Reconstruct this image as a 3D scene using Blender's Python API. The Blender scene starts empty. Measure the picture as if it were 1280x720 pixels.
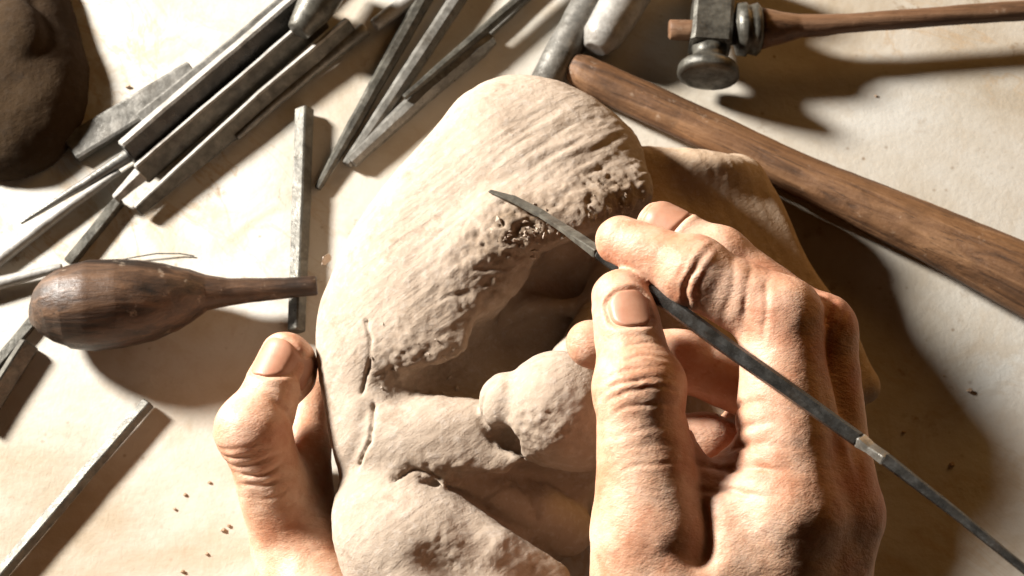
import bpy, math, random
from concurrent.futures import ThreadPoolExecutor
import numpy as np

# ------------------------------------------------------------------ scene, camera, light
# every length in this script is written in centimetres and scaled to metres when a mesh is made
CM = 0.01
scene = bpy.context.scene
col = scene.collection
TILT = math.radians(20.0)
TARGET = np.array([0.0, 0.0, 5.0])
DIST, FRAME_W = 48.0, 30.0
FWD = np.array([0.0, math.sin(TILT), -math.cos(TILT)])
RIGHT = np.array([1.0, 0.0, 0.0])
UP = np.array([0.0, math.cos(TILT), math.sin(TILT)])
EYE = TARGET - DIST * FWD

cam = bpy.data.cameras.new('camera')
cam.sensor_width = 36.0
cam.lens = 36.0 * DIST / FRAME_W
cam.clip_start, cam.clip_end = 0.01, 50.0
cam.dof.use_dof = True
cam.dof.focus_distance = 0.425
cam.dof.aperture_fstop = 28.0
cam_obj = bpy.data.objects.new('camera', cam)
col.objects.link(cam_obj)
cam_obj.location = EYE * CM
cam_obj.rotation_euler = (TILT, 0, 0)
scene.camera = cam_obj

world = bpy.data.worlds.new('World')
scene.world = world
world.use_nodes = True
bgn = world.node_tree.nodes['Background']
bgn.inputs[0].default_value = (1.0, 0.45, 0.09, 1)
bgn.inputs[1].default_value = 0.016

# a lamp standing close by on the upper left, out of the picture, low over the table
LAMP_POS = np.array([-0.81, 0.44, 0.50])
lamp = bpy.data.lights.new('desk_lamp', 'AREA')
lamp.shape = 'DISK'
lamp.size = 0.17
lamp.energy = 50.0
lamp.color = (1.0, 0.965, 0.90)
lamp_obj = bpy.data.objects.new('desk_lamp', lamp)
col.objects.link(lamp_obj)
lamp_obj.location = LAMP_POS
from mathutils import Vector
lamp_obj.rotation_euler = Vector(np.array([0.02, 0, 0.03]) - LAMP_POS).to_track_quat('-Z', 'Y').to_euler()

# added weak warm fill at upper right: it browns the shadows on the table
fill = bpy.data.lights.new('warm_fill', 'AREA')
fill.shape = 'DISK'
fill.size = 0.5
fill.energy = 2.8
fill.color = (1.0, 0.53, 0.17)
fill_obj = bpy.data.objects.new('warm_fill', fill)
col.objects.link(fill_obj)
fill_obj.location = (0.62, 0.72, 0.36)
fill_obj.rotation_euler = Vector((-0.50, -0.74, -0.36)).to_track_quat('-Z', 'Y').to_euler()

scene.view_settings.view_transform = 'Standard'
scene.view_settings.look = 'None'
scene.view_settings.exposure = -0.12
scene.view_settings.gamma = 1.0
scene.cycles.use_denoising = True

random.seed(7)
rng = np.random.default_rng(11)


def P(px, py, z):
    """the point at height z (cm) over the table that the photograph shows at (px, py)"""
    u = (px - 640.0) / 1280.0 * FRAME_W / DIST
    v = -(py - 360.0) / 1280.0 * FRAME_W / DIST
    d = FWD + u * RIGHT + v * UP
    return EYE + d * ((z - EYE[2]) / d[2])


# ------------------------------------------------------------------ noise and distance fields
_tab = rng.random((64, 64, 64)).astype(np.float32) * 2 - 1


def noise(p, freq):
    q = p * freq + 100.0
    i = np.floor(q).astype(np.int32)
    f = (q - i).astype(np.float32)
    f = f * f * (3 - 2 * f)
    i &= 63
    j = (i + 1) & 63
    x0, y0, z0 = i.T
    x1, y1, z1 = j.T
    fx, fy, fz = f.T
    a = _tab[x0, y0, z0] * (1 - fx) + _tab[x1, y0, z0] * fx
    b = _tab[x0, y1, z0] * (1 - fx) + _tab[x1, y1, z0] * fx
    c = _tab[x0, y0, z1] * (1 - fx) + _tab[x1, y0, z1] * fx
    d = _tab[x0, y1, z1] * (1 - fx) + _tab[x1, y1, z1] * fx
    a = a * (1 - fy) + b * fy
    c = c * (1 - fy) + d * fy
    return a * (1 - fz) + c * fz


def fbm(p, freq, n=3, gain=0.5):
    s, a = 0, 1.0
    for k in range(n):
        s = s + a * noise(p + 17.3 * k, freq)
        freq *= 2.03
        a *= gain
    return s


def smin(a, b, k):
    h = np.maximum(k - np.abs(a - b), 0) / k
    return np.minimum(a, b) - h * h * k * 0.25


def smax(a, b, k):
    return -smin(-a, -b, k)


def cone(p, a, b, r1, r2):
    a = np.asarray(a, np.float32)
    ba = np.asarray(b, np.float32) - a
    q = p - a
    h = np.clip(q @ ba / max(float(ba @ ba), 1e-6), 0, 1)
    return np.linalg.norm(q - h[:, None] * ba, axis=1) - (r1 + (r2 - r1) * h)


def rotz(deg):
    c, s = math.cos(math.radians(deg)), math.sin(math.radians(deg))
    return np.array([[c, -s, 0], [s, c, 0], [0, 0, 1.0]])


def rotx(deg):
    c, s = math.cos(math.radians(deg)), math.sin(math.radians(deg))
    return np.array([[1.0, 0, 0], [0, c, -s], [0, s, c]])


def roty(deg):
    c, s = math.cos(math.radians(deg)), math.sin(math.radians(deg))
    return np.array([[c, 0, s], [0, 1.0, 0], [-s, 0, c]])


def ell(p, c, r, R=None):
    q = p - np.asarray(c, np.float32)
    if R is not None:
        q = q @ np.asarray(R, np.float32)
    r = np.asarray(r, np.float32)
    k0 = np.linalg.norm(q / r, axis=1)
    k1 = np.linalg.norm(q / (r * r), axis=1) + 1e-6
    return k0 * (k0 - 1) / k1


def rbox(p, c, h, rad, R=None):
    q = p - np.asarray(c, np.float32)
    if R is not None:
        q = q @ np.asarray(R, np.float32)
    q = np.abs(q) - (np.asarray(h, np.float32) - rad)
    return np.linalg.norm(np.maximum(q, 0), axis=1) + np.minimum(q.max(axis=1), 0) - rad


def polyline(p, pts, r):
    d = None
    for k in range(len(pts) - 1):
        r1 = r[k] if hasattr(r, '__len__') else r
        r2 = r[k + 1] if hasattr(r, '__len__') else r
        e = cone(p, pts[k], pts[k + 1], r1, r2)
        d = e if d is None else np.minimum(d, e)
    return d


def surface(field, lo, hi, h):
    """surface nets of field(points)=0, evaluated only in blocks near the surface"""
    lo = np.asarray(lo, float)
    B = 8
    nb = np.ceil((np.asarray(hi) - lo) / (h * B)).astype(int)
    n = nb * B
    D = np.empty(n, np.float32)
    bi = np.stack(np.meshgrid(*[np.arange(k) for k in nb], indexing='ij'), -1).reshape(-1, 3)
    cen = (lo + (bi + 0.5) * B * h).astype(np.float32)
    dc = field(cen)
    near = np.abs(dc) < B * h * 0.87 * 1.5 + 0.15
    D4 = D.reshape(nb[0], B, nb[1], B, nb[2], B)
    D4[...] = dc.reshape(nb[0], 1, nb[1], 1, nb[2], 1)
    loc = np.stack(np.meshgrid(*[np.arange(B)] * 3, indexing='ij'), -1).reshape(-1, 3)
    ids = np.nonzero(near)[0]
    def work(s):
        b = bi[ids[s:s + 160]]
        pts = (lo + (b[:, None, :] * B + loc[None]) * h).astype(np.float32)
        val = field(pts.reshape(-1, 3)).reshape(-1, B, B, B)
        D4[b[:, 0], :, b[:, 1], :, b[:, 2], :] = val
    with ThreadPoolExecutor(4) as ex:
        list(ex.map(work, range(0, len(ids), 160)))
    I = D < 0
    act = np.zeros(n - 1, bool)
    cnt = np.zeros(n - 1, np.int8)
    for dx in (0, 1):
        for dy in (0, 1):
            for dz in (0, 1):
                cnt += I[dx:n[0] - 1 + dx, dy:n[1] - 1 + dy, dz:n[2] - 1 + dz]
    act = (cnt > 0) & (cnt < 8)
    cells = np.argwhere(act)
    vid = np.full(n - 1, -1, np.int32)
    vid[act] = np.arange(len(cells))
    acc = np.zeros((len(cells), 3)); num = np.zeros(len(cells))
    cx, cy, cz = cells.T
    corners = [(a, b, c) for a in (0, 1) for b in (0, 1) for c in (0, 1)]
    V = {c: D[cx + c[0], cy + c[1], cz + c[2]] for c in corners}
    for c in corners:
        for ax in range(3):
            if c[ax] == 0:
                e = list(c); e[ax] = 1; e = tuple(e)
                a, b = V[c], V[e]
                m = (a < 0) != (b < 0)
                t = np.where(m, a / np.where(m, a - b, 1), 0)
                off = np.zeros((len(cells), 3)); off[:] = c
                off[:, ax] += t
                acc[m] += off[m]; num[m] += 1
    verts = lo + (cells + acc / num[:, None]) * h
    quads = []
    for ax in range(3):
        o = [(1, 2), (2, 0), (0, 1)][ax]
        s0 = [slice(None)] * 3; s1 = [slice(None)] * 3
        s0[ax] = slice(0, n[ax] - 1); s1[ax] = slice(1, n[ax])
        ch = I[tuple(s0)] != I[tuple(s1)]
        e = np.argwhere(ch)
        ok = (e[:, o[0]] > 0) & (e[:, o[1]] > 0) & (e[:, o[0]] < n[o[0]] - 1) & (e[:, o[1]] < n[o[1]] - 1)
        e = e[ok]
        ins = I[e[:, 0], e[:, 1], e[:, 2]]
        def nb_(da, db):
            f = e.copy(); f[:, o[0]] -= da; f[:, o[1]] -= db
            return vid[f[:, 0], f[:, 1], f[:, 2]]
        q = np.stack([nb_(1, 1), nb_(0, 1), nb_(0, 0), nb_(1, 0)], 1)
        q[~ins] = q[~ins][:, ::-1]
        quads.append(q)
    quads = np.concatenate(quads)
    quads = quads[(quads >= 0).all(1)]
    return verts, quads


def normals(v, f):
    """area weighted vertex normals of a quad mesh"""
    a, b, c, d = (v[f[:, k]] for k in range(4))
    fn = np.cross(c - a, d - b)
    n = np.zeros_like(v)
    for ax in range(3):
        for k in range(4):
            n[:, ax] += np.bincount(f[:, k], fn[:, ax], len(v))
    return n / (np.linalg.norm(n, axis=1, keepdims=True) + 1e-12)


# ------------------------------------------------------------------ mesh and object helpers
def tag(o, label=None, cat=None, group=None, kind=None):
    for k, v in (('label', label), ('category', cat), ('group', group), ('kind', kind)):
        if v:
            o[k] = v
    return o


def mesh_obj(name, verts, faces, mat, parent=None, origin=None, smooth=True):
    """verts in cm, world coordinates; the origin is the parent's or the base of the thing"""
    verts = np.asarray(verts, float)
    if origin is None:
        if parent is not None:
            origin = np.array(parent.matrix_world.translation) / CM if parent.parent is None else np.array(parent['_o'])
        else:
            origin = np.array([(verts[:, 0].min() + verts[:, 0].max()) / 2, (verts[:, 1].min() + verts[:, 1].max()) / 2, verts[:, 2].min()])
    origin = np.asarray(origin, float)
    me = bpy.data.meshes.new(name)
    co = ((verts - origin) * CM).astype(np.float32)
    if isinstance(faces, np.ndarray):
        me.vertices.add(len(co)); me.vertices.foreach_set('co', co.ravel())
        k = faces.shape[1]
        me.loops.add(faces.size); me.loops.foreach_set('vertex_index', faces.astype(np.int32).ravel())
        me.polygons.add(len(faces))
        me.polygons.foreach_set('loop_start', np.arange(0, faces.size, k, dtype=np.int32))
        me.update(calc_edges=True)
    else:
        me.from_pydata([tuple(c) for c in co], [], faces)
        me.update()
    me.validate()
    tot = np.empty(len(me.polygons), np.int32); me.polygons.foreach_get('loop_total', tot)
    me.polygons.foreach_set('use_smooth', (tot <= 4) & smooth)
    me.materials.append(mat)
    o = bpy.data.objects.new(name, me)
    col.objects.link(o)
    if parent is not None:
        o.parent = parent
    else:
        o.location = origin * CM
        bpy.context.view_layer.update()
    return o


def empty(name, loc, label, cat, group=None):
    o = bpy.data.objects.new(name, None)
    o.empty_display_size = 0.01
    col.objects.link(o)
    o.location = np.asarray(loc) * CM
    bpy.context.view_layer.update()
    return tag(o, label, cat, group)


# ------------------------------------------------------------------ materials
class NT:
    def __init__(self, name):
        self.m = bpy.data.materials.new(name)
        self.m.use_nodes = True
        self.t = self.m.node_tree
        self.b = self.t.nodes['Principled BSDF']
        self.co = self.t.nodes.new('ShaderNodeTexCoord').outputs['Object']

    def n(self, typ, **kw):
        nd = self.t.nodes.new(typ)
        for k, v in kw.items():
            setattr(nd, k, v)
        return nd

    def link(self, a, b):
        self.t.links.new(a, b)

    def mapping(self, scale=(1, 1, 1), rot=(0, 0, 0)):
        m = self.n('ShaderNodeMapping')
        m.inputs['Scale'].default_value = scale
        m.inputs['Rotation'].default_value = rot
        self.link(self.co, m.inputs[0])
        return m.outputs[0]

    def rotated(self, rot, scale):
        """rotate first, then stretch along the rotated axes"""
        a = self.n('ShaderNodeMapping'); a.inputs['Rotation'].default_value = rot
        self.link(self.co, a.inputs[0])
        b = self.n('ShaderNodeMapping'); b.inputs['Scale'].default_value = scale
        self.link(a.outputs[0], b.inputs[0])
        return b.outputs[0]

    def noise(self, scale, detail=4, rough=0.55, vec=None, dist=0.0):
        nd = self.n('ShaderNodeTexNoise')
        nd.inputs['Scale'].default_value = scale
        nd.inputs['Detail'].default_value = detail
        nd.inputs['Roughness'].default_value = rough
        nd.inputs['Distortion'].default_value = dist
        self.link(vec if vec is not None else self.co, nd.inputs['Vector'])
        return nd.outputs['Fac']

    def voronoi(self, scale, feature='F1', vec=None):
        nd = self.n('ShaderNodeTexVoronoi', feature=feature)
        nd.inputs['Scale'].default_value = scale
        self.link(vec if vec is not None else self.co, nd.inputs['Vector'])
        return nd.outputs['Distance']

    def ramp(self, fac, stops):
        r = self.n('ShaderNodeValToRGB')
        e = r.color_ramp.elements
        while len(e) < len(stops):
            e.new(0.5)
        for k, (pos, c) in enumerate(stops):
            e[k].position = pos
            e[k].color = (c[0], c[1], c[2], 1) if hasattr(c, '__len__') else (c, c, c, 1)
        self.link(fac, r.inputs[0])
        return r.outputs[0]

    def mix(self, a, b, fac, mode='MIX'):
        m = self.n('ShaderNodeMix', data_type='RGBA', blend_type=mode)
        for s, v in ((m.inputs[0], fac), (m.inputs[6], a), (m.inputs[7], b)):
            if hasattr(v, 'is_linked'):
                self.link(v, s)
            elif hasattr(v, '__len__'):
                s.default_value = (*v, 1)
            else:
                s.default_value = v
        return m.outputs[2]

    def math(self, op, a, b=0.0):
        m = self.n('ShaderNodeMath', operation=op)
        for s, v in ((m.inputs[0], a), (m.inputs[1], b)):
            if hasattr(v, 'is_linked'):
                self.link(v, s)
            else:
                s.default_value = v
        return m.outputs[0]

    def bump(self, height, dist, strength=1.0, prev=None):
        b = self.n('ShaderNodeBump')
        b.inputs['Strength'].default_value = strength
        b.inputs['Distance'].default_value = dist
        self.link(height, b.inputs['Height'])
        if prev is not None:
            self.link(prev, b.inputs['Normal'])
        return b.outputs[0]

    def done(self, color, rough=0.6, metal=0.0, normal=None, spec=0.5):
        b = self.b
        for s, v in ((b.inputs['Base Color'], color), (b.inputs['Roughness'], rough), (b.inputs['Metallic'], metal), (b.inputs['Specular IOR Level'], spec)):
            if hasattr(v, 'is_linked'):
                self.link(v, s)
            elif hasattr(v, '__len__'):
                s.default_value = (*v, 1)
            else:
                s.default_value = v
        if normal is not None:
            self.link(normal, b.inputs['Normal'])
        return self.m


def clay_material(name, c1, c2, dark, stroke=0.9, dust=0.16):
    t = NT(name)
    big = t.noise(28, 5, 0.6)
    fine = t.noise(420, 6, 0.7)
    base = t.ramp(big, [(0.3, c1), (0.7, c2)])
    base = t.mix(base, dark, t.ramp(t.noise(120, 5, 0.65), [(0.56, 0.0), (0.74, 0.7)]))
    base = t.mix(base, (1, 1, 1), t.ramp(fine, [(0.5, 0.0), (0.8, dust)]))
    at = t.n('ShaderNodeAttribute', attribute_name='torn')
    base = t.mix(base, [0.8 * x for x in dark], t.math('MULTIPLY', at.outputs['Fac'], t.ramp(t.noise(260, 5, 0.7), [(0.35, 0.4), (0.6, 1.0)])))
    strokes = t.noise(1.0, 4, 0.6, t.rotated((0, 0, math.radians(-38)), (90, 620, 300)), 0.4)
    nrm = t.bump(fine, 0.0007, 0.6)
    nrm = t.bump(strokes, 0.0009, stroke, nrm)
    return t.done(base, 0.93, 0, nrm, 0.15)


def wood_material(name, c1, c2, dark, axis_deg, grain=1.0, rough=0.6, stretch=(14, 260, 260)):
    t = NT(name)
    v = t.rotated((0, 0, math.radians(-axis_deg)), stretch)
    g = t.noise(1.0, 6, 0.65, v, 0.6)
    c = t.ramp(g, [(0.30, dark), (0.47, c1), (0.68, c2)])
    c = t.mix(c, dark, t.ramp(t.noise(60, 4, 0.6), [(0.55, 0), (0.78, 0.75)]))
    c = t.mix(c, (0.62, 0.50, 0.38), t.ramp(t.noise(150, 5, 0.7), [(0.62, 0), (0.75, 0.35)]))
    c = t.mix(c, dark, t.ramp(t.noise(1.0, 5, 0.7, t.rotated((0, 0, math.radians(-axis_deg)), (40, 900, 900))), [(0.56, 0), (0.66, 0.7)]))
    nrm = t.bump(g, 0.0008 * grain, 0.7)
    nrm = t.bump(t.noise(500, 4, 0.6), 0.0003, 0.5, nrm)
    return t.done(c, rough, 0, nrm, 0.4)


def steel_material(name, c1, c2, rust, metal=0.55, rough=0.48):
    t = NT(name)
    a = t.noise(170, 6, 0.7)
    c = t.ramp(a, [(0.32, c1), (0.66, c2)])
    c = t.mix(c, rust, t.ramp(t.noise(90, 6, 0.7), [(0.52, 0), (0.68, 0.7)]))
    r = t.ramp(t.noise(260, 4, 0.6), [(0.3, rough - 0.12), (0.7, rough + 0.2)])
    nrm = t.bump(a, 0.0006, 0.6)
    return t.done(c, r, metal, nrm, 0.5)


def marble_material():
    t = NT('marble_table')
    cloud = t.noise(9, 7, 0.62, None, 0.6)
    c = t.ramp(cloud, [(0.34, (0.34, 0.275, 0.195)), (0.46, (0.445, 0.40, 0.335)), (0.60, (0.50, 0.475, 0.43))])
    vein = t.noise(14, 6, 0.6, t.rotated((0, 0, 0.7), (1.0, 2.4, 1)), 1.6)
    vm = t.ramp(t.math('ABSOLUTE', t.math('SUBTRACT', vein, 0.5)), [(0.0, 0.75), (0.025, 0.0)])
    vm = t.math('MULTIPLY', vm, t.ramp(t.noise(7, 3), [(0.5, 0), (0.62, 1)]))
    c = t.mix(c, (0.40, 0.30, 0.20), vm)
    spots = t.ramp(t.noise(85, 5, 0.75), [(0.60, 0), (0.70, 0.8)])
    spots = t.math('MULTIPLY', spots, t.ramp(t.noise(13, 2), [(0.44, 0), (0.58, 1)]))
    c = t.mix(c, (0.22, 0.15, 0.09), spots)
    specks = t.ramp(t.voronoi(230), [(0.06, 0.8), (0.20, 0)])
    specks = t.math('MULTIPLY', specks, t.ramp(t.noise(40, 3), [(0.54, 0), (0.63, 1)]))
    c = t.mix(c, (0.20, 0.14, 0.09), specks)
    smear = t.ramp(t.noise(34, 6, 0.7, None, 1.2), [(0.48, 0.0), (0.64, 0.65)])
    smear = t.math('MULTIPLY', smear, t.ramp(t.noise(5, 3), [(0.40, 0.15), (0.60, 1)]))
    c = t.mix(c, (0.36, 0.27, 0.17), smear)
    scr = t.noise(1.0, 3, 0.5, t.rotated((0, 0, 0.5), (12, 420, 1)), 0.5)
    scr = t.math('MULTIPLY', t.ramp(scr, [(0.70, 0), (0.76, 0.5)]), t.ramp(t.noise(22, 2), [(0.5, 0), (0.6, 1)]))
    c = t.mix(c, (0.30, 0.23, 0.16), scr)
    nrm = t.bump(t.noise(300, 5, 0.7), 0.0004, 0.6)
    return t.done(c, 0.62, 0, nrm, 0.35)


def skin_material():
    t = NT('skin')
    blotch = t.noise(75, 5, 0.6)
    c = t.ramp(blotch, [(0.34, (0.43, 0.205, 0.115)), (0.5, (0.55, 0.33, 0.215)), (0.68, (0.65, 0.455, 0.335))])
    c = t.mix(c, (0.30, 0.10, 0.05), t.ramp(t.noise(240, 5, 0.7), [(0.56, 0), (0.78, 0.55)]))
    c = t.mix(c, (0.78, 0.60, 0.46), t.ramp(t.noise(330, 4, 0.7, t.mapping((1, 1.3, 1))), [(0.6, 0), (0.78, 0.5)]))
    at = t.n('ShaderNodeAttribute', attribute_name='flush')
    c = t.mix(c, (0.40, 0.105, 0.055), t.math('MULTIPLY', at.outputs['Fac'], t.ramp(t.noise(90, 4, 0.6), [(0.3, 0.25), (0.7, 0.75)])))
    dt = t.n('ShaderNodeAttribute', attribute_name='dust')
    c = t.mix(c, (0.56, 0.44, 0.34), t.math('MULTIPLY', dt.outputs['Fac'], t.ramp(t.noise(210, 6, 0.7), [(0.48, 0.0), (0.66, 0.8)])))
    cells = t.voronoi(1.0, 'DISTANCE_TO_EDGE', t.rotated((0, 0, 0.2), (620, 1150, 900)))
    wr = t.noise(1.0, 4, 0.6, t.rotated((0, 0, 0.25), (160, 700, 400)), 0.8)
    nrm = t.bump(t.ramp(cells, [(0.0, 0.0), (0.22, 1.0)]), 0.0002, 0.12)
    nrm = t.bump(wr, 0.0007, 0.3, nrm)
    nrm = t.bump(t.noise(120, 4, 0.6), 0.0008, 0.35, nrm)
    nrm = t.bump(t.noise(1100, 3, 0.7), 0.0002, 0.3, nrm)
    nrm = t.bump(t.noise(1.0, 3, 0.6, t.rotated((0, 0, -0.5), (420, 1300, 700)), 1.0), 0.0004, 0.35, nrm)
    m = t.done(c, 0.52, 0, nrm, 0.35)
    t.b.inputs['Subsurface Weight'].default_value = 0.15
    t.b.inputs['Subsurface Radius'].default_value = (1.0, 0.35, 0.16)
    t.b.inputs['Subsurface Scale'].default_value = 0.004
    return m


def nail_material():
    t = NT('nail')
    c = t.ramp(t.noise(180, 4), [(0.3, (0.33, 0.145, 0.085)), (0.7, (0.43, 0.23, 0.15))])
    nrm = t.bump(t.noise(1.0, 3, 0.6, t.mapping((1400, 90, 500))), 0.0002, 0.12)
    m = t.done(c, 0.45, 0, nrm, 0.35)
    t.b.inputs['Subsurface Weight'].default_value = 0.1
    t.b.inputs['Subsurface Radius'].default_value = (1.0, 0.4, 0.2)
    t.b.inputs['Subsurface Scale'].default_value = 0.002
    return m


def file_material():
    t = NT('file_steel')
    w = t.n('ShaderNodeTexWave', wave_type='BANDS', bands_direction='X')
    w.inputs['Scale'].default_value = 260.0
    w.inputs['Distortion'].default_value = 1.0
    t.link(t.rotated((0, 0, math.radians(-20)), (1, 1, 1)), w.inputs['Vector'])
    a = t.noise(150, 5, 0.7)
    c = t.ramp(a, [(0.32, (0.11, 0.10, 0.09)), (0.66, (0.30, 0.28, 0.25))])
    nrm = t.bump(w.outputs['Fac'], 0.0002, 0.16)
    return t.done(c, 0.45, 0.4, nrm, 0.5)


FILE_STEEL = file_material()
CLAY = clay_material('pale_clay', (0.325, 0.252, 0.192), (0.44, 0.353, 0.278), (0.205, 0.14, 0.09), 0.3)
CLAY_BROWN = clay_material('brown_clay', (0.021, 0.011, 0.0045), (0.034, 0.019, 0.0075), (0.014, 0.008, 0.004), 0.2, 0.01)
CLAY_BLOCK = clay_material('tan_clay', (0.36, 0.25, 0.165), (0.46, 0.345, 0.245), (0.25, 0.16, 0.095), 0.3)
MARBLE = marble_material()
SKIN = skin_material()
NAIL = nail_material()
STEEL = steel_material('worn_steel', (0.085, 0.08, 0.07), (0.24, 0.225, 0.20), (0.045, 0.034, 0.022), 0.4, 0.36)
STEEL_DARK = steel_material('dark_steel', (0.028, 0.025, 0.02), (0.13, 0.12, 0.098), (0.022, 0.016, 0.01), 0.4, 0.38)
STEEL_BLACK = steel_material('black_steel', (0.012, 0.011, 0.010), (0.035, 0.032, 0.028), (0.02, 0.013, 0.008), 0.4, 0.27)
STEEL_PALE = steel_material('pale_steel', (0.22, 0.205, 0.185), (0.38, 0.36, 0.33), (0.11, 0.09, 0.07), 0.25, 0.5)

# ------------------------------------------------------------------ table
def build_table():
    n = 60
    xs = np.linspace(-75, 75, n); ys = np.linspace(-60, 60, n)
    X, Y = np.meshgrid(xs, ys, indexing='ij')
    V = np.stack([X.ravel(), Y.ravel(), np.zeros(n * n)], 1)
    idx = np.arange(n * n).reshape(n, n)
    F = np.stack([idx[:-1, :-1], idx[1:, :-1], idx[1:, 1:], idx[:-1, 1:]], -1).reshape(-1, 4)
    # slab edge: walls and an underside so the table top has its own thickness
    base = len(V)
    B = np.array([[-75, -60, -3], [75, -60, -3], [75, 60, -3], [-75, 60, -3]], float)
    V = np.concatenate([V, B])
    faces = [tuple(f) for f in F]
    faces += [(base, base + 3, base + 2, base + 1)]
    edge = [list(idx[:, 0]), list(idx[-1, :]), list(idx[::-1, -1]), list(idx[0, ::-1])]
    for k, e in enumerate(edge):
        faces.append(tuple([int(i) for i in e[::-1]] + [base + k, base + (k + 1) % 4]))
    o = mesh_obj('table_top', V, [tuple(int(i) for i in f) for f in faces], MARBLE, origin=(0, 0, 0), smooth=False)
    return tag(o, 'worn white marble table top with brown stains and specks', 'table', kind='structure')


build_table()

# ------------------------------------------------------------------ carved clay face
def A(*l):
    return np.array(l, np.float32)


HEAD_ROT = rotz(-9)


def head_field(p):
    d = ell(p, P(598, 430, 1.5), (5.3, 8.4, 5.6), HEAD_ROT)
    # forehead dome, temple and the side of the head
    d = smin(d, ell(p, P(676, 232, 3.7), (3.8, 2.9, 4.2), rotz(-28)), 1.4)
    d = smin(d, ell(p, P(520, 380, 3.2), (3.1, 5.2, 3.6), HEAD_ROT), 1.5)
    # brow ridge
    d = smin(d, polyline(p, [P(575, 350, 5.9), P(635, 290, 7.0), P(715, 262, 7.2), P(782, 246, 6.4)], [1.0, 1.0, 1.05, 0.85]), 0.9)
    # eye hollow running down into the cheek
    soc = polyline(p, [P(795, 372, 5.1), P(722, 382, 5.0), P(668, 418, 5.2), P(588, 470, 5.6), P(508, 498, 5.9)], [1.95, 1.75, 1.3, 0.85, 0.5])
    soc = soc + 0.22 * noise(p, 0.75)
    d = smax(d, -soc, 1.5)
    d = smin(d, ell(p, P(665, 400, 2.9), (1.5, 0.9, 1.5), rotz(-20)), 0.7)
    d = smin(d, polyline(p, [P(600, 415, 4.1), P(660, 382, 4.5), P(730, 385, 4.2)], [.15, .28, .2]), 0.3)
    # nose: bridge, ball, wing
    d = smin(d, polyline(p, [P(775, 320, 4.0), P(755, 400, 4.6), P(725, 455, 5.7)], [0.7, 0.75, 0.85]), 0.6)
    d = smin(d, ell(p, P(698, 512, 7.0), (1.62, 1.62, 1.75), rotz(-25)), 0.25)
    d = smin(d, ell(p, P(722, 543, 6.7), (1.1, 1.1, 1.35)), 0.3)
    d = smin(d, ell(p, P(637, 503, 6.95), (0.86, 0.84, 1.05), rotz(-20)), 0.14)
    # cheek and upper lip plane
    d = smin(d, ell(p, P(552, 575, 3.6), (3.4, 1.9, 2.7), rotz(-14)), 0.9)
    d = smin(d, ell(p, P(650, 585, 4.9), (1.8, 0.8, 1.5), rotz(-10)), 0.5)
    # lower lip and chin
    d = smin(d, ell(p, P(525, 690, 3.4), (3.2, 2.4, 3.0), rotz(-25)), 0.5)
    d = smin(d, ell(p, P(580, 775, 3.8), (2.5, 2.0, 2.6)), 0.8)
    # the mouth: the upper lip turns under and away from the light
    mouth = polyline(p, [P(500, 588, 6.2), P(560, 602, 6.2), P(635, 626, 5.3), P(725, 636, 4.5)], [0.14, 0.34, 0.85, 1.3])
    d = smax(d, -mouth, 0.2)
    d = smin(d, polyline(p, [P(578, 600, 5.0), P(620, 614, 4.6), P(662, 634, 3.9), P(708, 662, 2.9)], [0.42, 0.70, 0.88, 0.78]), 0.15)
    d = smin(d, polyline(p, [P(560, 640, 5.3), P(620, 684, 5.5), P(690, 726, 4.8)], [0.5, 0.62, 0.55]), 0.35)
    d = smax(d, -polyline(p, [P(520, 596, 6.1), P(575, 620, 5.3), P(640, 664, 4.9), P(712, 706, 4.0)], [0.06, 0.20, 0.28, 0.30]), 0.12)
    # hollow under the lower lip
    d = smax(d, -ell(p, P(570, 722, 6.9), (1.3, 0.6, 1.1), rotz(-32)), 0.6)
    # nostrils
    d = smax(d, -ell(p, P(652, 553, 6.7), (0.80, 0.30, 0.9), rotz(-20)), 0.25)
    d = smax(d, -ell(p, P(700, 597, 5.6), (1.5, 0.42, 1.1), rotz(-6)), 0.25)
    # flattened planes: the upper left side, the sharp right end of the brow
    pl = p - P(496, 265, 4.0).astype(np.float32)
    d = smax(d, -(pl @ A(0.74, -0.52, 0.42)), 1.6)
    pl = p - P(811, 215, 5.5).astype(np.float32)
    d = smax(d, (pl @ A(0.985, 0.05, -0.16)), 0.35)
    pl = p - P(705, 190, 7.35).astype(np.float32)
    d = smax(d, (pl @ A(0.10, 0.30, 0.948)), 0.8)
    # ear stub
    d = smin(d, ell(p, P(408, 345, 2.6), (0.35, 0.7, 1.6), rotz(-25)), 0.25)
    # the cut left edge where the thumb grips
    pl = p - P(395, 540, 5.0).astype(np.float32)
    d = smax(d, -(pl @ A(0.925, 0.125, 0.36)), 0.7)
    # the clay is pressed flat on the table
    d = smax(d, -p[:, 2] + 0.02, 0.2)
    return d


def hit(field, px, py, top=12.0):
    """where the line of sight at (px, py) meets a form"""
    z = np.arange(top, 0, -0.04)
    q = np.array([P(px, py, a) for a in z], np.float32)
    d = field(q)
    k = np.nonzero(d < 0)[0]
    return q[k[0]] if len(k) else q[-1]


def gauss(v, c, r):
    return np.exp(-(((v - np.asarray(c)) / r) ** 2).sum(1))


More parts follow.
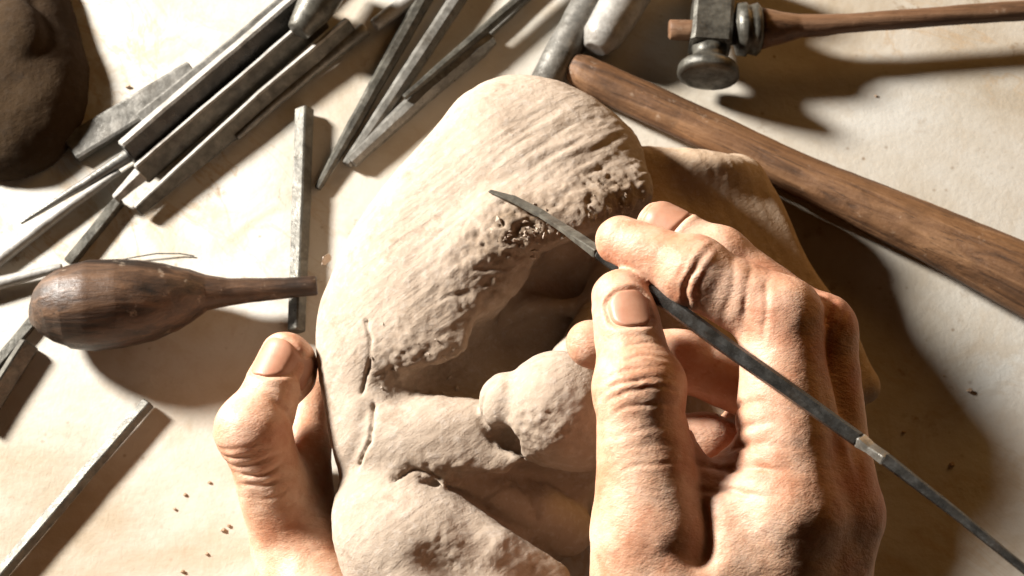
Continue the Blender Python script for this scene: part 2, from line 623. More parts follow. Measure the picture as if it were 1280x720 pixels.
def build_head():
    v, f = surface(head_field, (-9, -13, -0.3), (9, 11, 10.5), 0.065)
    n = normals(v, f)
    q = v @ rotz(38)                       # stroke direction along the first axis
    s = 0.6 * noise(q * A(0.5, 3.2, 1.2), 1.0) + 0.8 * noise(q * A(0.8, 8.5, 3.0) + 9, 1.0)
    amp = 0.006 + 0.050 * gauss(v, P(730, 185, 7.5), (2.2, 1.7, 3)) + 0.02 * gauss(v, P(560, 330, 7), (1.6, 2.6, 3))
    disp = amp * s + 0.045 * fbm(v, 0.7, 2) + 0.010 * noise(v, 5.0)
    # torn, crumbly clay at the brow, by the tool, in the hollows and at the mouth
    rough = np.clip(1.0 * gauss(v, P(655, 285, 7.6), (1.2, 0.9, 2.0)) + 1.1 * gauss(v, P(770, 255, 7.0), (1.6, 1.0, 2))
                    + 0.55 * gauss(v, P(605, 330, 7.2), (0.9, 1.2, 2)) + 0.55 * gauss(v, P(520, 465, 6), (1.5, 0.9, 2))
                    + 0.30 * gauss(v, P(575, 400, 6.5), (1.6, 1.6, 2))
                    + 0.55 * gauss(v, P(665, 560, 6), (1.3, 0.6, 2)) + 0.7 * gauss(v, P(535, 592, 6), (1.3, 0.35, 2))
                    + 0.4 * gauss(v, P(570, 690, 6), (1.4, 0.8, 2)) + 0.3 * gauss(v, P(700, 530, 8), (1.2, 1.2, 2)), 0, 1)
    cr = noise(v + 0.4 * noise(v, 2.0)[:, None], 2.4) + 0.8 * noise(v + 5, 5.5) + 0.6 * noise(v + 2, 10.0)
    pits = np.minimum(noise(v + 31, 4.5) + 0.35, 0) * 0.10
    disp = disp + rough * (0.085 * cr + 1.2 * pits) + 0.07 * pits
    # scored lines and scratches on the side of the face
    for line, w, dep in (
            ([(458, 402), (463, 425), (462, 455), (452, 492)], 0.055, 0.11),
            ([(467, 506), (465, 530), (462, 552), (448, 582)], 0.065, 0.14),
            ([(458, 512), (452, 545), (440, 578)], 0.22, 0.10),
            ([(492, 600), (515, 588), (540, 592), (562, 606)], 0.06, 0.13),
            ([(650, 600), (662, 622), (670, 648)], 0.16, 0.10),
            ([(618, 478), (602, 500), (602, 525), (616, 550)], 0.11, 0.08),
            ([(605, 622), (622, 612), (640, 606)], 0.05, 0.05),
            ([(470, 470), (500, 455), (530, 440)], 0.05, 0.05),
            ([(632, 252), (665, 264), (700, 286)], 0.09, 0.16),
            ([(540, 385), (555, 372), (580, 365)], 0.04, 0.05)):
        pts = [hit(head_field, *q) for q in line]
        e = polyline(v.astype(np.float32), pts, 0.0) + 0.02 * noise(v, 2.0)
        disp = disp - dep * np.exp(-(e / w) ** 2)
    v = v + n * disp[:, None]
    o = mesh_obj('clay_face', v, f, CLAY)
    o.data.attributes.new('torn', 'FLOAT', 'POINT').data.foreach_set('value', rough.astype(np.float32))
    return tag(o, 'large pale clay face with heavy brow, round nose and thick lips', 'sculpture')


build_head()


# ------------------------------------------------------------------ hands
def chain(p, pts, rad, k=0.35):
    d = None
    for a, b, r1, r2 in zip(pts[:-1], pts[1:], rad[:-1], rad[1:]):
        e = cone(p, a, b, r1, r2)
        d = e if d is None else smin(d, e, k)
    return d


def crease(p, d, c, axis, w, depth, R):
    """a skin fold across axis at c: a groove with a soft lip on each side"""
    q = p - A(*c)
    r2 = (q ** 2).sum(1)
    sel = np.nonzero((r2 < 4.5 * R * R) & (np.abs(d) < 0.8))[0]
    if len(sel) == 0:
        return d
    q, r2, ps = q[sel], r2[sel], p[sel]
    ax = np.asarray(axis, np.float32); ax = ax / np.linalg.norm(ax)
    s = q @ ax + 0.09 * noise(ps + 3 * A(*c), 1.7) + 0.03 * noise(ps, 6.0)
    m = np.exp(-r2 / (R * R)) * (0.75 + 0.6 * noise(ps + 5, 1.9))
    d = d.copy()
    d[sel] += m * depth * (np.exp(-(s / w) ** 2) - 0.35 * np.exp(-((np.abs(s) - 2.4 * w) / (1.6 * w)) ** 2))
    return d


R_J = dict(
    thumb=([P(850, 870, 8.5), P(815, 665, 10.7), P(799, 490, 11.9), P(778, 374, 11.6)], [2.4, 1.45, 0.98, 0.77]),
    index=([P(985, 640, 11.2), P(976, 398, 12.0), P(868, 340, 12.2), P(776, 301, 11.6)], [1.30, 0.95, 0.80, 0.64]),
    middle=([P(1040, 645, 10.0), P(1028, 412, 11.2), P(900, 322, 11.2), P(826, 281, 10.9)], [1.10, 0.78, 0.68, 0.58]),
    ring=([P(1030, 690, 8.4), P(990, 505, 8.8), P(850, 452, 9.4), P(737, 430, 9.8)], [1.15, 0.85, 0.72, 0.62]),
    little=([P(1030, 740, 7.4), P(985, 590, 7.4), P(880, 555, 8.2), P(796, 535, 8.7)], [1.0, 0.80, 0.74, 0.60]),
)
R_WRIST = P(930, 905, 8.0)
R_ARM = P(1000, 1250, 8.0)


def right_palm(p):
    d = cone(p, R_ARM, R_WRIST, 3.4, 2.5)
    for f, r in (('index', 1.35), ('middle', 1.3), ('ring', 1.25), ('little', 1.2)):
        d = smin(d, cone(p, R_WRIST, R_J[f][0][0], 1.9, r), 0.7)
    t, tr = R_J['thumb']
    d = smin(d, cone(p, R_WRIST, t[0], 2.0, 2.3), 1.0)
    d = smin(d, cone(p, t[0], t[1], tr[0], tr[1]), 0.6)
    # web between thumb and index
    d = smin(d, cone(p, P(855, 715, 10.4), P(948, 600, 10.6), 1.3, 1.05), 0.8)
    d = smin(d, cone(p, P(925, 610, 7.4), P(985, 500, 7.2), 1.5, 1.2), 0.5)
    d = smin(d, ell(p, P(915, 655, 10.6), (1.1, 1.5, 1.1)), 0.6)
    d = smin(d, ell(p, P(905, 725, 10.3), (1.5, 2.2, 1.35)), 0.8)
    # tendon from the thumb knuckle, hollow beside it
    d = smin(d, cone(p, P(858, 545, 11.2), P(898, 640, 11.3), 0.16, 0.3), 0.4)
    d = smax(d, -ell(p, P(866, 655, 12.2), (0.55, 1.1, 0.85), rotz(14)), 0.4)
    return d


def right_hand(p):
    palm = right_palm(p)
    d = palm
    for f in ('index', 'middle', 'ring', 'little', 'thumb'):
        j, r = R_J[f]
        root = smin(palm, cone(p, j[0], j[1], r[0], r[1]), 0.4 if f == 'index' else 0.22) if f != 'thumb' else palm
        fin = chain(p, j, r, 0.3)
        # knuckle swellings and finger pads
        if f != 'thumb':
            fin = smin(fin, ell(p, j[1] + A(0, 0, 0.03), (r[1] * 1.03,) * 3), 0.3)
        fin = smin(fin, ell(p, j[2] + A(0, 0, 0.04), (r[2] * 1.06,) * 3), 0.25)
        d = smin(smin(d, root, 0.02), fin, 0.10)
    # thumb: pad behind the nail, broad knuckle
    t = R_J['thumb'][0]
    d = smin(d, ell(p, P(799, 480, 11.85), (1.0, 0.8, 0.95)), 0.4)
    ax = t[3] - t[2]
    for py, dep, w in ((462, 0.035, 0.04), (476, 0.045, 0.045), (489, 0.035, 0.04), (505, 0.035, 0.045), (447, 0.025, 0.05), (427, 0.03, 0.05), (530, 0.03, 0.05), (552, 0.025, 0.04), (575, 0.03, 0.045), (600, 0.02, 0.04)):
        d = crease(p, d, P(802, py, 12.9), ax, w, dep, 0.95)
    # index: joint creases, folds where it meets the thumb web
    i = R_J['index'][0]
    ax = i[3] - i[2]
    for px, py, dep in ((868, 348, 0.085), (856, 340, 0.02), (884, 352, 0.02)):
        d = crease(p, d, P(px, py, 12.8), ax, 0.07, dep, 0.75)
    for px, py, dep in ((935, 374, 0.04), (958, 384, 0.045), (912, 366, 0.03)):
        d = crease(p, d, P(px, py, 12.9), (1, -0.15, 0), 0.07, dep, 0.8)
    for px, py, dep in ((925, 508, 0.06), (925, 532, 0.10), (925, 558, 0.11), (925, 586, 0.10), (920, 618, 0.07)):
        d = crease(p, d, P(px, py, 11.8), (0.25, 1, 0), 0.085, dep, 0.95)
    for px, py, dep in ((1035, 388, 0.05), (1052, 400, 0.05)):
        d = crease(p, d, P(px, py, 12.0), (1, -0.5, 0), 0.07, dep, 0.6)
    # bony ridges of the knuckles at the back of the hand
    d = smin(d, ell(p, P(1046, 615, 10.6), (0.75, 1.0, 0.9)), 0.7)
    # separate strips of tendon and vein
    d = smin(d, polyline(p, [P(1020, 470, 12.0), P(1050, 560, 11.6), P(1040, 680, 11.0)], [0.10, 0.14, 0.10]), 0.45)
    return d


def nail_frame(tip, prev, normal):
    """axes of a nail: across, along, up"""
    y = np.asarray(tip) - np.asarray(prev); y = y / np.linalg.norm(y)
    z = np.asarray(normal, float); z = z - y * (z @ y); z = z / np.linalg.norm(z)
    return np.stack([np.cross(y, z), y, z], 1)


def nail_shape(p, c, F, w, l):
    return rbox(p, c, (w, l, 1.2), min(w, l) * 0.75, F)


def build_hand(field, lo, hi, nails, label, flush, dust, h=0.05):
    """nails: (centre, frame, half width, half length)"""
    def carved(p):
        d = field(p)
        for c, F, w, l in nails:
            e = nail_shape(p, c, F, w, l)
            d = d + 0.055 * np.exp(-(e / 0.07) ** 2) * (np.abs(d) < 0.6)
            d = d - 0.035 * np.exp(-((e - 0.16) / 0.10) ** 2) * (np.abs(d) < 0.6)
        return d
    v, f = surface(carved, lo, hi, h)
    n = normals(v, f)
    q = v
    disp = 0.024 * fbm(v, 1.3, 2) + 0.006 * noise(v, 5.0) + 0.003 * noise(v * A(3, 9, 5), 1.0)
    v = v + n * disp[:, None]
    o = mesh_obj('hand', v, f, SKIN)
    fl = np.zeros(len(v))
    for c, r, a in flush:                        # redder skin over knuckles and finger tips
        fl += a * gauss(v, c, r)
    du = np.zeros(len(v))
    for c, r, a in dust:                         # dry clay dust on the finger tips
        du += a * gauss(v, c, r)
    o.data.attributes.new('dust', 'FLOAT', 'POINT').data.foreach_set('value', np.clip(du, 0, 1).astype(np.float32))
    o.data.attributes.new('flush', 'FLOAT', 'POINT').data.foreach_set('value', np.clip(fl, 0, 1).astype(np.float32))
    tag(o, label, 'hand')
    for c, F, w, l in nails:
        def nf(p, c=c, F=F, w=w, l=l):
            e = nail_shape(p, c, F, w, l)
            return smax(smax(field(p) - 0.035, e, 0.05), -(field(p) + 0.12), 0.02)
        r = max(w, l) * 1.5 + 0.6
        nv, nfc = surface(nf, c - r, c + r, 0.035)
        mesh_obj('fingernail', nv, nfc, NAIL, parent=o)
    return o


t3 = R_J['thumb'][0]
m3 = R_J['middle'][0]
build_hand(right_hand, (-1, -19, 4.5), (12.5, 5, 14.5), [
    (P(786, 389, 12.3), nail_frame(t3[3], t3[2], (0.42, -0.1, 1)), 0.45, 0.50),
    (P(832, 272, 11.3), nail_frame(m3[3], m3[2], (0.55, 0.75, 0.55)), 0.40, 0.48),
], 'right hand holding the thin steel carving tool between thumb and index finger',
    [(R_J[f][0][k], r, a) for f in R_J for k, r, a in ((1, 1.4, .8), (2, 1.0, .7), (3, .9, .6))] + [(P(935, 560, 11.5), 1.6, .6), (P(1046, 615, 11), 1.4, .8)],
    [(R_J[f][0][3], .9, .8) for f in R_J] + [(P(800, 480, 12.5), 1.3, .5), (P(870, 345, 12.8), .9, .5), (P(940, 540, 12), 1.2, .4)])

L_T = ([P(425, 870, 3.8), P(372, 690, 3.0), P(318, 540, 5.4), P(358, 446, 5.3)], [1.9, 1.2, 0.92, 0.72])
L_W = P(345, 1010, 4.6)


def left_hand(p):
    d = cone(p, P(240, 1300, 6.0), L_W, 3.2, 2.4)
    d = smin(d, cone(p, L_W, L_T[0][0], 2.2, 1.9), 1.0)
    fingers = (
        [P(415, 830, 3.5), P(386, 660, 3.4), P(382, 555, 3.2), P(392, 488, 3.0)],
        [P(410, 850, 2.6), P(380, 665, 2.5), P(378, 545, 2.3), P(392, 470, 2.1)],
        [P(400, 870, 1.8), P(376, 680, 1.7), P(376, 565, 1.5), P(392, 495, 1.4)],
        [P(390, 890, 1.2), P(372, 730, 1.0), P(374, 640, 0.9), P(385, 585, 0.8)])
    for j in fingers:
        d = smin(d, cone(p, L_W, j[0], 1.9, 1.25), 0.7)
    for j in fingers:
        d = smin(d, chain(p, j, [1.0, 0.82, 0.70, 0.6], 0.3), 0.08)
    th = chain(p, *L_T, 0.45)
    th = smin(th, ell(p, P(305, 535, 5.45), (0.72, 0.75, 0.85)), 0.5)
    th = smin(th, ell(p, P(370, 464, 4.9), (0.60, 0.85, 0.75)), 0.3)
    d = smin(d, th, 0.5)
    ax = L_T[0][2] - L_T[0][1]
    for px, py, dep in ((300, 545, 0.06), (303, 560, 0.08), (308, 575, 0.07), (313, 592, 0.06), (318, 610, 0.05), (325, 630, 0.04)):
        d = crease(p, d, P(px, py, 5.5), ax, 0.055, dep, 0.75)
    d = crease(p, d, P(352, 515, 5.5), (0.7, 0.7, 0), 0.10, 0.08, 0.7)
    return d


lt = L_T[0]
build_hand(left_hand, (-12, -23, 0.05), (2, 0, 9), [
    (P(343, 450, 5.8), nail_frame(lt[3], lt[2], (-0.65, 0.15, 0.75)), 0.50, 0.62),
], 'left hand whose thumb steadies the clay face at its edge',
    [(lt[1], 1.5, .5), (lt[2], 1.2, .9), (lt[3], .9, .6)], [(lt[3], 1.0, .7), (lt[2], 1.0, .4)])

# ------------------------------------------------------------------ bars, rods and turned handles
def profile(kind):
    if kind == 'round':
        a = np.arange(20) / 20 * 2 * math.pi
        return np.stack([np.cos(a), np.sin(a)], 1)
    if kind == 'oct':
        a = (np.arange(8) + 0.5) / 8 * 2 * math.pi
        return np.stack([np.cos(a), np.sin(a)], 1) / math.cos(math.pi / 8)
    c = 0.80                                   # 'square': chamfered corners
    return np.array([(1, -c), (1, c), (c, 1), (-c, 1), (-1, c), (-1, -c), (-c, -1), (c, -1)], float)


def sweep(path, wid, thk, kind='square', roll=0.0, jitter=0.012, step=0.35, seed=0):
    """a bar along path (cm points); wid and thk are full sizes at each path point"""
    path = np.asarray(path, float)
    seg = np.linalg.norm(np.diff(path, axis=0), axis=1)
    s = np.concatenate([[0], np.cumsum(seg)])
    wid = np.broadcast_to(wid, s.shape) if np.ndim(wid) else np.full(s.shape, wid)
    thk = np.broadcast_to(thk, s.shape) if np.ndim(thk) else np.full(s.shape, thk)
    L = s[-1]
    e = 0.045
    t = np.unique(np.concatenate([np.linspace(0, L, max(2, int(L / step))), [e, L - e], s]))
    c = np.stack([np.interp(t, s, path[:, k]) for k in range(3)], 1)
    w = np.interp(t, s, wid) / 2; h = np.interp(t, s, thk) / 2
    tan = np.gradient(c, t, axis=0); tan /= np.linalg.norm(tan, axis=1, keepdims=True)
    side = np.cross(tan, [0, 0, 1.0]); side /= np.linalg.norm(side, axis=1, keepdims=True)
    nor = np.cross(side, tan)
    cr, sr = math.cos(math.radians(roll)), math.sin(math.radians(roll))
    sd, nr = side * cr + nor * sr, nor * cr - side * sr
    pr = profile(kind)
    w = w.copy(); h = h.copy()
    for k in (0, -1):
        w[k] *= 0.86; h[k] *= 0.86
    V = c[:, None, :] + sd[:, None, :] * (pr[:, 0][None, :, None] * w[:, None, None]) + nr[:, None, :] * (pr[:, 1][None, :, None] * h[:, None, None])
    n, m = len(t), len(pr)
    V = V.reshape(-1, 3)
    if jitter:
        V = V + jitter * np.stack([noise((V + seed * 3.1 + k * 11).astype(np.float32), 1.3) for k in range(3)], 1) \
            + 0.5 * jitter * np.stack([noise((V + seed * 5.7 + k * 7).astype(np.float32), 4.0) for k in range(3)], 1)
    F = []
    for a in range(n - 1):
        for b in range(m):
            F.append((a * m + b, a * m + (b + 1) % m, (a + 1) * m + (b + 1) % m, (a + 1) * m + b))
    F.append(tuple(range(m - 1, -1, -1)))
    F.append(tuple((n - 1) * m + b for b in range(m)))
    F = [f[::-1] for f in F]
    return V, F


_seed = [0]
TOOLS = 'steel sculpting tools scattered on the table'


def bar(name, pts, wid, thk, mat, label=None, kind='square', roll=0, cat='tool', jitter=0.012, parent=None, group=TOOLS, smooth=None, lit_side=None):
    _seed[0] += 1
    V, F = sweep([P(*q) for q in pts], wid, thk, kind, roll, jitter, seed=_seed[0])
    if parent is None:
        V[:, 2] += max(0.0, 0.005 - V[:, 2].min())
    o = mesh_obj(name, V, F, mat, parent=parent, smooth=(kind == 'round') if smooth is None else smooth)
    if lit_side:                                  # light painted in: the lamp-facing side pale, the shaded sides dark
        o.data.materials.append(lit_side)
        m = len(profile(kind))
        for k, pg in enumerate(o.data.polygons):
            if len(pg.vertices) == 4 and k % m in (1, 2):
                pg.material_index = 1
    if label:
        tag(o, label, cat, group)
    return o


# the pile in the upper left
bar('flat_bar', [(88, 187, .22), (245, 92, .22)], 1.0, .34, STEEL, 'wide flat grey steel bar with its end beside the brown clay lump')
bar('flat_file', [(178, 153, .75), (300, 55, .62), (420, -48, .5)], .66, .30, STEEL, 'flat grey file lying over the wide bar, uppermost edge of the left pile', roll=-6)
bar('square_chisel', [(160, 193, .85), (388, -2, .75)], .45, 1.0, STEEL_BLACK, 'thick square chisel with a lit pale top and shaded black side in the left pile', roll=38, lit_side=STEEL_PALE)
bar('pointed_rod', [(26, 279, .25), (100, 233, .32), (172, 188, .40)], [.12, .32, .5], [.12, .32, .5], STEEL, 'bright tapering rod pointing from the left pile towards the clay lump', 'round')
bar('slim_rod', [(-25, 342, .2), (60, 277, .25), (150, 214, .3)], [.5, .42, .2], [.4, .4, .2], STEEL_PALE, 'slim pale rod leaving the frame at left below the pointed rod', 'round')
t6 = empty('tooth_chisel', P(270, 130, 0), 'mottled dark chisel with pale tip, running between the square chisel and the lowest bar', 'tool', TOOLS)
bar('shaft', [(176, 218, .65), (404, 22, .75)], .22, .78, STEEL_DARK, roll=38, parent=t6, lit_side=STEEL_PALE)
bar('tip', [(144, 249, .45), (177, 217, .62)], [.26, .5], [.25, .42], STEEL_PALE, parent=t6, roll=40)
bar('long_chisel', [(172, 263, .40), (330, 127, .50), (441, 34, .62)], [.20, .22, .24], [.40, .80, .85], STEEL_DARK, 'longest mottled dark chisel along the lower edge of the left pile', roll=38, lit_side=STEEL_PALE)
bar('short_rod', [(296, 172, .35), (400, 82, .40), (457, 36, .42)], [.22, .34, .55], [.22, .34, .55], STEEL, 'grey rod with a tapering end in the shadow beneath the long chisel', 'round')
bar('round_punch', [(468, 32, .32), (550, -28, .32)], [.50, .6], [.45, .6], STEEL_PALE, 'pale round punch crossing the top edge between the two piles', 'round')
bar('punch_handle', [(372, 40, 1.35), (392, 12, 1.35), (425, -35, 1.35)], [.8, 1.25, 1.3], [.8, 1.2, 1.3], STEEL_DARK, 'thick grey handle end at the top edge above the left pile', 'round')
bar('short_stick', [(86, 329, .2), (150, 250, .2)], .34, .34, STEEL_DARK, 'short dark stick standing out below the left pile above the wooden mallet')
bar('needle_rod', [(-25, 360, .3), (78, 334, .3)], [.5, .28], [.42, .28], STEEL_PALE, 'pale pointed rod whose tip slips behind the bulb of the wooden mallet', 'round')
bar('dark_rasp', [(-25, 528, .3), (38, 430, .3)], .30, .62, STEEL_DARK, 'stubby dark rasp at the left edge below the wooden mallet', roll=38)
bar('thin_spatula', [(-22, 476, .18), (44, 398, .18)], .34, .22, STEEL_DARK, 'thin dark spatula half under the wooden mallet at the left edge')
bar('flat_chisel', [(-22, 745, .32), (110, 590, .32), (186, 503, .32)], [.36, .36, .34], [.34, .34, .32], STEEL_DARK, 'dark flat chisel lying alone at the lower left corner', roll=28)
bar('upright_chisel', [(371, 415, .26), (377, 250, .26), (381, 137, .26)], [.44, .5, .5], [.44, .48, .48], STEEL_DARK, 'single steel chisel lying crosswise under the neck of the mallet', roll=35)
# the fan in the upper middle
bar('tapered_punch', [(397, 236, .22), (440, 160, .28), (545, -28, .32)], [.22, .42, .58], [.22, .42, .56], STEEL_DARK, 'leftmost long punch of the fan of rods above the clay forehead', 'oct')
bar('octagonal_punch', [(434, 206, .26), (500, 108, .32), (594, -34, .34)], [.34, .52, .58], [.34, .50, .56], STEEL, 'second punch of the fan, close beside the leftmost one', 'oct')
bar('slender_rod', [(505, 122, .75), (590, 50, .72), (688, -34, .72)], [.20, .34, .36], [.20, .34, .36], STEEL_DARK, 'slender rod lying over the fan with its tip near the forehead', 'oct')
bar('blunt_punch', [(438, 203, .30), (530, 118, .34), (598, 61, .36), (615, 47, .34)], [.46, .62, .66, .50], [.44, .60, .64, .48], STEEL, 'rightmost punch of the fan with a worn blunt end', 'oct', jitter=.022)
bar('wire_tool', [(606, 46, .22), (690, -34, .22)], .30, .26, STEEL, 'narrow bright strip beyond the blunt punch at the top edge')
bar('turned_handle', [(668, 128, .68), (705, 62, .68), (762, -42, .68)], [1.05, 1.2, 1.25], [1.0, 1.2, 1.25], STEEL, 'thick grey tool handle emerging behind the top of the clay head', 'round', jitter=.03)
bar('white_handle', [(744, 62, 1.05), (752, 47, 1.05), (770, 18, 1.05), (825, -70, 1.05)], [.8, 1.35, 1.5, 1.55], [.8, 1.35, 1.5, 1.55], STEEL_PALE, 'rounded white handle end at the top edge above the wooden rod', 'round')


def lathe(path, rad, m=28, jitter=0.0, squash=1.0):
    V, F = sweep(path, np.asarray(rad) * 2, np.asarray(rad) * 2 * squash, 'round', 0, jitter, 0.2)
    return V, F


WOOD_DARK = wood_material('dark_wood', (0.045, 0.024, 0.014), (0.115, 0.062, 0.034), (0.012, 0.008, 0.006), 4, 1.0, 0.46, (18, 200, 200))
WOOD_ROD = wood_material('rod_wood', (0.125, 0.058, 0.024), (0.24, 0.125, 0.058), (0.028, 0.013, 0.006), -27, 2.0, 0.6, (16, 210, 210))
WOOD_HANDLE = wood_material('handle_wood', (0.14, 0.07, 0.036), (0.22, 0.125, 0.07), (0.045, 0.024, 0.014), 2, 0.8, 0.55)

# wooden mallet
mp = [(37, 390), (40, 390), (48, 389), (62, 387), (85, 384), (115, 382), (150, 379), (185, 376), (215, 372), (240, 368), (258, 366), (285, 365), (330, 362), (370, 359), (397, 357)]
mr = [2, 14, 27, 39, 50, 55, 54, 49, 41, 31, 22, 17, 14, 12.5, 12]
mz = np.interp([q[0] for q in mp], [37, 120, 397], [1.48, 1.48, 1.0])
V, F = lathe([P(x, y, z) for (x, y), z in zip(mp, mz)], np.array(mr) * .0262, jitter=.02)
tag(mesh_obj('wooden_mallet', V, F, WOOD_DARK), 'dark bulbous wooden mallet with thin neck touching the clay face', 'mallet')

# long wooden rod
rp = [(712, 80), (716, 82), (728, 89), (745, 99), (850, 147), (1000, 219), (1150, 286), (1330, 372)]
rr = [.25, .48, .62, .66, .67, .72, .92, 1.22]
V, F = lathe([P(x, y, r + .03) for (x, y), r in zip(rp, [.66, .66, .66, .66, .67, .72, .92, 1.22])], rr, jitter=.022, squash=.9)
tag(mesh_obj('wooden_rod', V, F, WOOD_ROD), 'long brown wooden rod running from the clay head to the right edge', 'rod')

# hammer
hm = empty('hammer', P(890, 40, 0), 'small steel hammer with round face and slim wooden handle', 'hammer')
hz = 1.4
V, F = lathe([P(x, y, z) for x, y, z in ((950, 36, hz), (975, 35, hz), (1000, 33, hz), (1060, 29, hz), (1180, 20, hz), (1340, 9, hz))], [.72, .56, .40, .33, .33, .36], jitter=.02)
mesh_obj('handle', V, F, WOOD_HANDLE, parent=hm)
V, F = lathe([P(836, 37, hz), P(838, 37, hz), P(872, 38, hz)], [.30, .34, .36], jitter=.03)
mesh_obj('handle_end', V, F, WOOD_HANDLE, parent=hm)
hc = P(889, 36, hz)
ay = np.array([-0.10, -1.0, 0.0]); ay /= np.linalg.norm(ay)
V, F = sweep([hc - ay * 1.15, hc + ay * .75], 1.35, 1.35, 'square', 0, .04)
hd = mesh_obj('head', V, F, STEEL_DARK, parent=hm, smooth=False)
V, F = lathe([hc + ay * .7, hc + ay * 1.0, hc + ay * 1.25, hc + ay * 1.4, hc + ay * 1.5, hc + ay * 1.75, hc + ay * 1.85], [.62, .55, .62, .95, 1.02, 1.04, .95], jitter=.015)
mesh_obj('striking_face', V, F, STEEL_DARK, parent=hm)
V, F = lathe([hc - ay * 1.1, hc - ay * 1.5, hc - ay * 1.9, hc - ay * 2.6, hc - ay * 2.8], [.6, .6, .95, 1.0, .8], jitter=.015)
mesh_obj('rear_face', V, F, STEEL, parent=hm)
V, F = lathe([P(908, 37, hz), P(918, 37, hz), P(921, 37, hz), P(932, 37, hz), P(935, 37, hz), P(946, 37, hz), P(952, 37, hz)], [.5, .55, .88, .92, .82, .90, .70], jitter=.01)
mesh_obj('collar', V, F, STEEL_DARK, parent=hm)

# ------------------------------------------------------------------ block behind the face, brown lump
BR = rotz(25) @ roty(19)


def block_field(p):
    d = rbox(p, P(880, 335, 1.85), (2.95, 6.0, 1.5), 0.6, BR)
    d = smin(d, ell(p, P(872, 214, 2.6), (1.6, 0.9, 1.2), rotz(-8)), 0.8)
    pl = p - P(870, 186, 3.0).astype(np.float32)
    d = smax(d, pl @ A(0.06, 0.93, 0.36), 0.5)
    d = smax(d, -(p[:, 2] - 0.02), 0.1)
    return d


v, f = surface(block_field, (-1, -7, -0.3), (13, 9, 6), 0.09)
n = normals(v, f)
q = v @ BR
v = v + n * (0.13 * fbm(v, 0.5, 2) + 0.03 * noise(q * A(3.2, 0.35, 2.5), 1.0) + 0.016 * noise(q * A(8, 0.8, 6), 1.0))[:, None]
tag(mesh_obj('tan_block', v, f, CLAY_BLOCK), 'rough tan block with rounded top lying behind the clay face under the hand', 'block')


def lump_field(p):
    d = ell(p, P(-12, 70, 0.0), (3.2, 4.6, 1.7), rotz(12))
    d = smin(d, ell(p, P(35, 130, 0.1), (1.9, 2.6, 1.3)), 1.0)
    d = smax(d, -polyline(p, [P(48, -20, 1.5), P(38, 20, 1.6), P(44, 55, 1.5)], [.3, .25, .12]), .15)
    d = smin(d, ell(p, P(20, 40, 1.4), (.9, 1.3, .6), rotz(20)), .2)
    d = smax(d, -(p[:, 2] - 0.02), 0.1)
    return d


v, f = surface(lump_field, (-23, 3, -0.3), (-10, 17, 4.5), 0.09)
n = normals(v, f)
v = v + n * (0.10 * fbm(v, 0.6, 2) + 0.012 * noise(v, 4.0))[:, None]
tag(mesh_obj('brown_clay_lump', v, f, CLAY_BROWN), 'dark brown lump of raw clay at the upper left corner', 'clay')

# ------------------------------------------------------------------ the carving tool in the hand
def zt(x):
    return 11.25 + (x - 745) * .0082


TIP = hit(head_field, 615, 241)
ct = empty('carving_tool', TIP, 'thin black steel carving tool held against the clay brow', 'carving tool')
V, F = sweep([P(612, 239, TIP[2] + .12), P(640, 248, TIP[2] + .55), P(680, 269, TIP[2] + 1.35), P(715, 292, 10.4), P(748, 316, zt(748))], [.12, .26, .31, .31, .30], [.05, .07, .10, .14, .24], 'square', 25, .006, .2)
mesh_obj('blade', V, F, STEEL_DARK, parent=ct, smooth=False)
sh = [(748, 316), (800, 354), (900, 427), (985, 487), (1075, 551)]
V, F = sweep([P(x, y, zt(x)) for x, y in sh], [.30, .36, .38, .36, .33], [.26, .32, .34, .32, .30], 'oct', 0, .006)
mesh_obj('handle', V, F, STEEL_BLACK, parent=ct, smooth=False)
V, F = sweep([P(x, y, zt(x)) for x, y in ((1074, 550), (1088, 560), (1108, 575))], [.32, .28, .26], [.28, .18, .24], 'square', 30, .004)
mesh_obj('flat_neck', V, F, STEEL, parent=ct, smooth=False)
V, F = sweep([P(x, y, zt(x)) for x, y in ((1106, 573), (1200, 646), (1330, 752))], [.28, .22, .16], [.26, .20, .16], 'oct', 0, .006)
mesh_obj('rear_blade', V, F, STEEL_BLACK, parent=ct, smooth=False)

# ------------------------------------------------------------------ loose bits on the table
V, F = sweep([P(145, 326, .05), P(165, 322, .12), P(195, 317, .16), P(225, 317, .10), P(243, 320, .05)], .045, .045, 'round', 0, 0, .2)
tag(mesh_obj('thin_wire', V, F, STEEL_DARK), 'short curved wire on the table above the mallet bulb', 'wire')

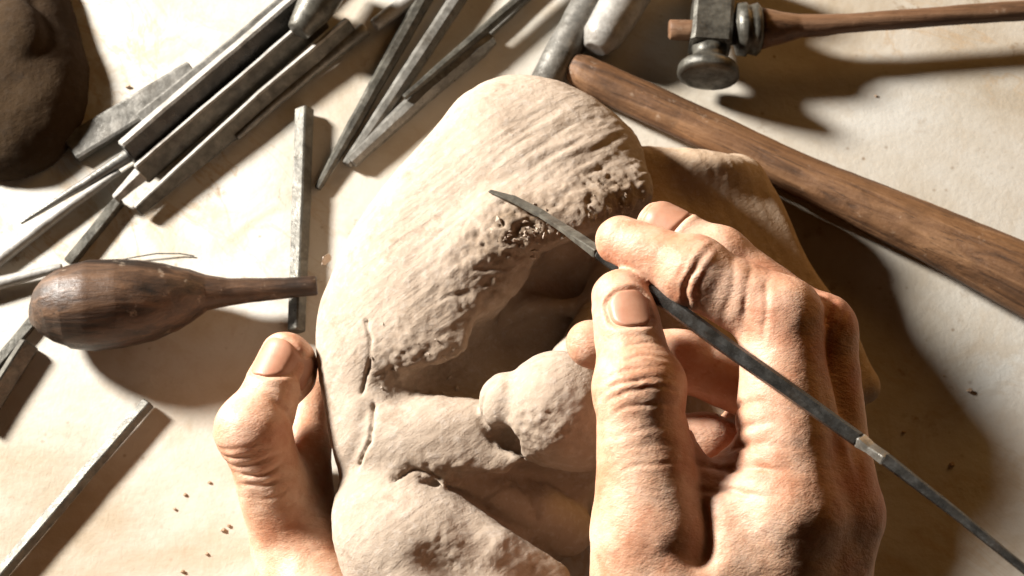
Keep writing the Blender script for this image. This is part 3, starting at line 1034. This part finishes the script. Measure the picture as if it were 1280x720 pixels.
VV, FF = [], []
spots = [(218, 636), (231, 618), (262, 603), (279, 662), (286, 657), (258, 692), (228, 714), (1130, 540), (1180, 470), (1212, 488), (1095, 120), (160, 108), (300, 500), (705, 640), (690, 655), (1190, 580)]
for k, (x, y) in enumerate(spots):
    r = 0.03 + 0.06 * random.random()
    c = P(x, y, r * .6)
    b = len(VV)
    m = 6
    for ring, (hh, rr_) in enumerate(((-.6, .7), (0.1, 1.0), (.7, .6))):
        for a in range(m):
            an = a / m * 6.283 + ring * .4
            g = r * rr_ * (0.7 + 0.6 * random.random())
            VV.append((c[0] + g * math.cos(an) * 1.3, c[1] + g * math.sin(an), c[2] + hh * r))
    for ring in range(2):
        for a in range(m):
            FF.append((b + ring * m + a, b + ring * m + (a + 1) % m, b + (ring + 1) * m + (a + 1) % m, b + (ring + 1) * m + a))
    FF.append(tuple(b + 2 * m + a for a in range(m)))
    FF.append(tuple(b + a for a in range(m - 1, -1, -1)))
tag(mesh_obj('clay_crumbs', VV, FF, CLAY_BLOCK, smooth=False), 'scattered tan clay crumbs on the marble table', 'crumbs', kind='stuff')

VV, FF = [], []
for k in range(110):
    g = random.random()
    if g < 0.5:
        x, y = random.gauss(655, 26), random.gauss(290, 15)
    elif g < 0.8:
        x, y = random.gauss(775, 24), random.gauss(262, 12)
    else:
        x, y = random.gauss(530, 32), random.gauss(450, 25)
    c = hit(head_field, x, y)
    r = 0.022 + 0.06 * random.random() ** 2
    if k % 5 == 0:
        r *= 1.5
    b = len(VV)
    R = rotz(random.uniform(0, 360)) @ rotx(random.uniform(0, 360))
    pts = np.array([(1.5, 0, 0), (-1.3, .2, 0), (.1, 1, .1), (0, -.9, 0), (.1, 0, .7), (-.1, .1, -.6)]) * r
    pts = pts * np.array([[0.7 + .6 * random.random()] for _ in range(6)])
    for q in pts @ R.T:
        VV.append(tuple(c + q + np.array([0, 0, .03])))
    for f_ in ((0, 2, 4), (2, 1, 4), (1, 3, 4), (3, 0, 4), (2, 0, 5), (1, 2, 5), (3, 1, 5), (0, 3, 5)):
        FF.append(tuple(b + i for i in f_))
tag(mesh_obj('clay_shavings', VV, FF, CLAY, smooth=False), 'fresh clay shavings clinging to the brow and cheek of the face', 'shavings', kind='stuff')
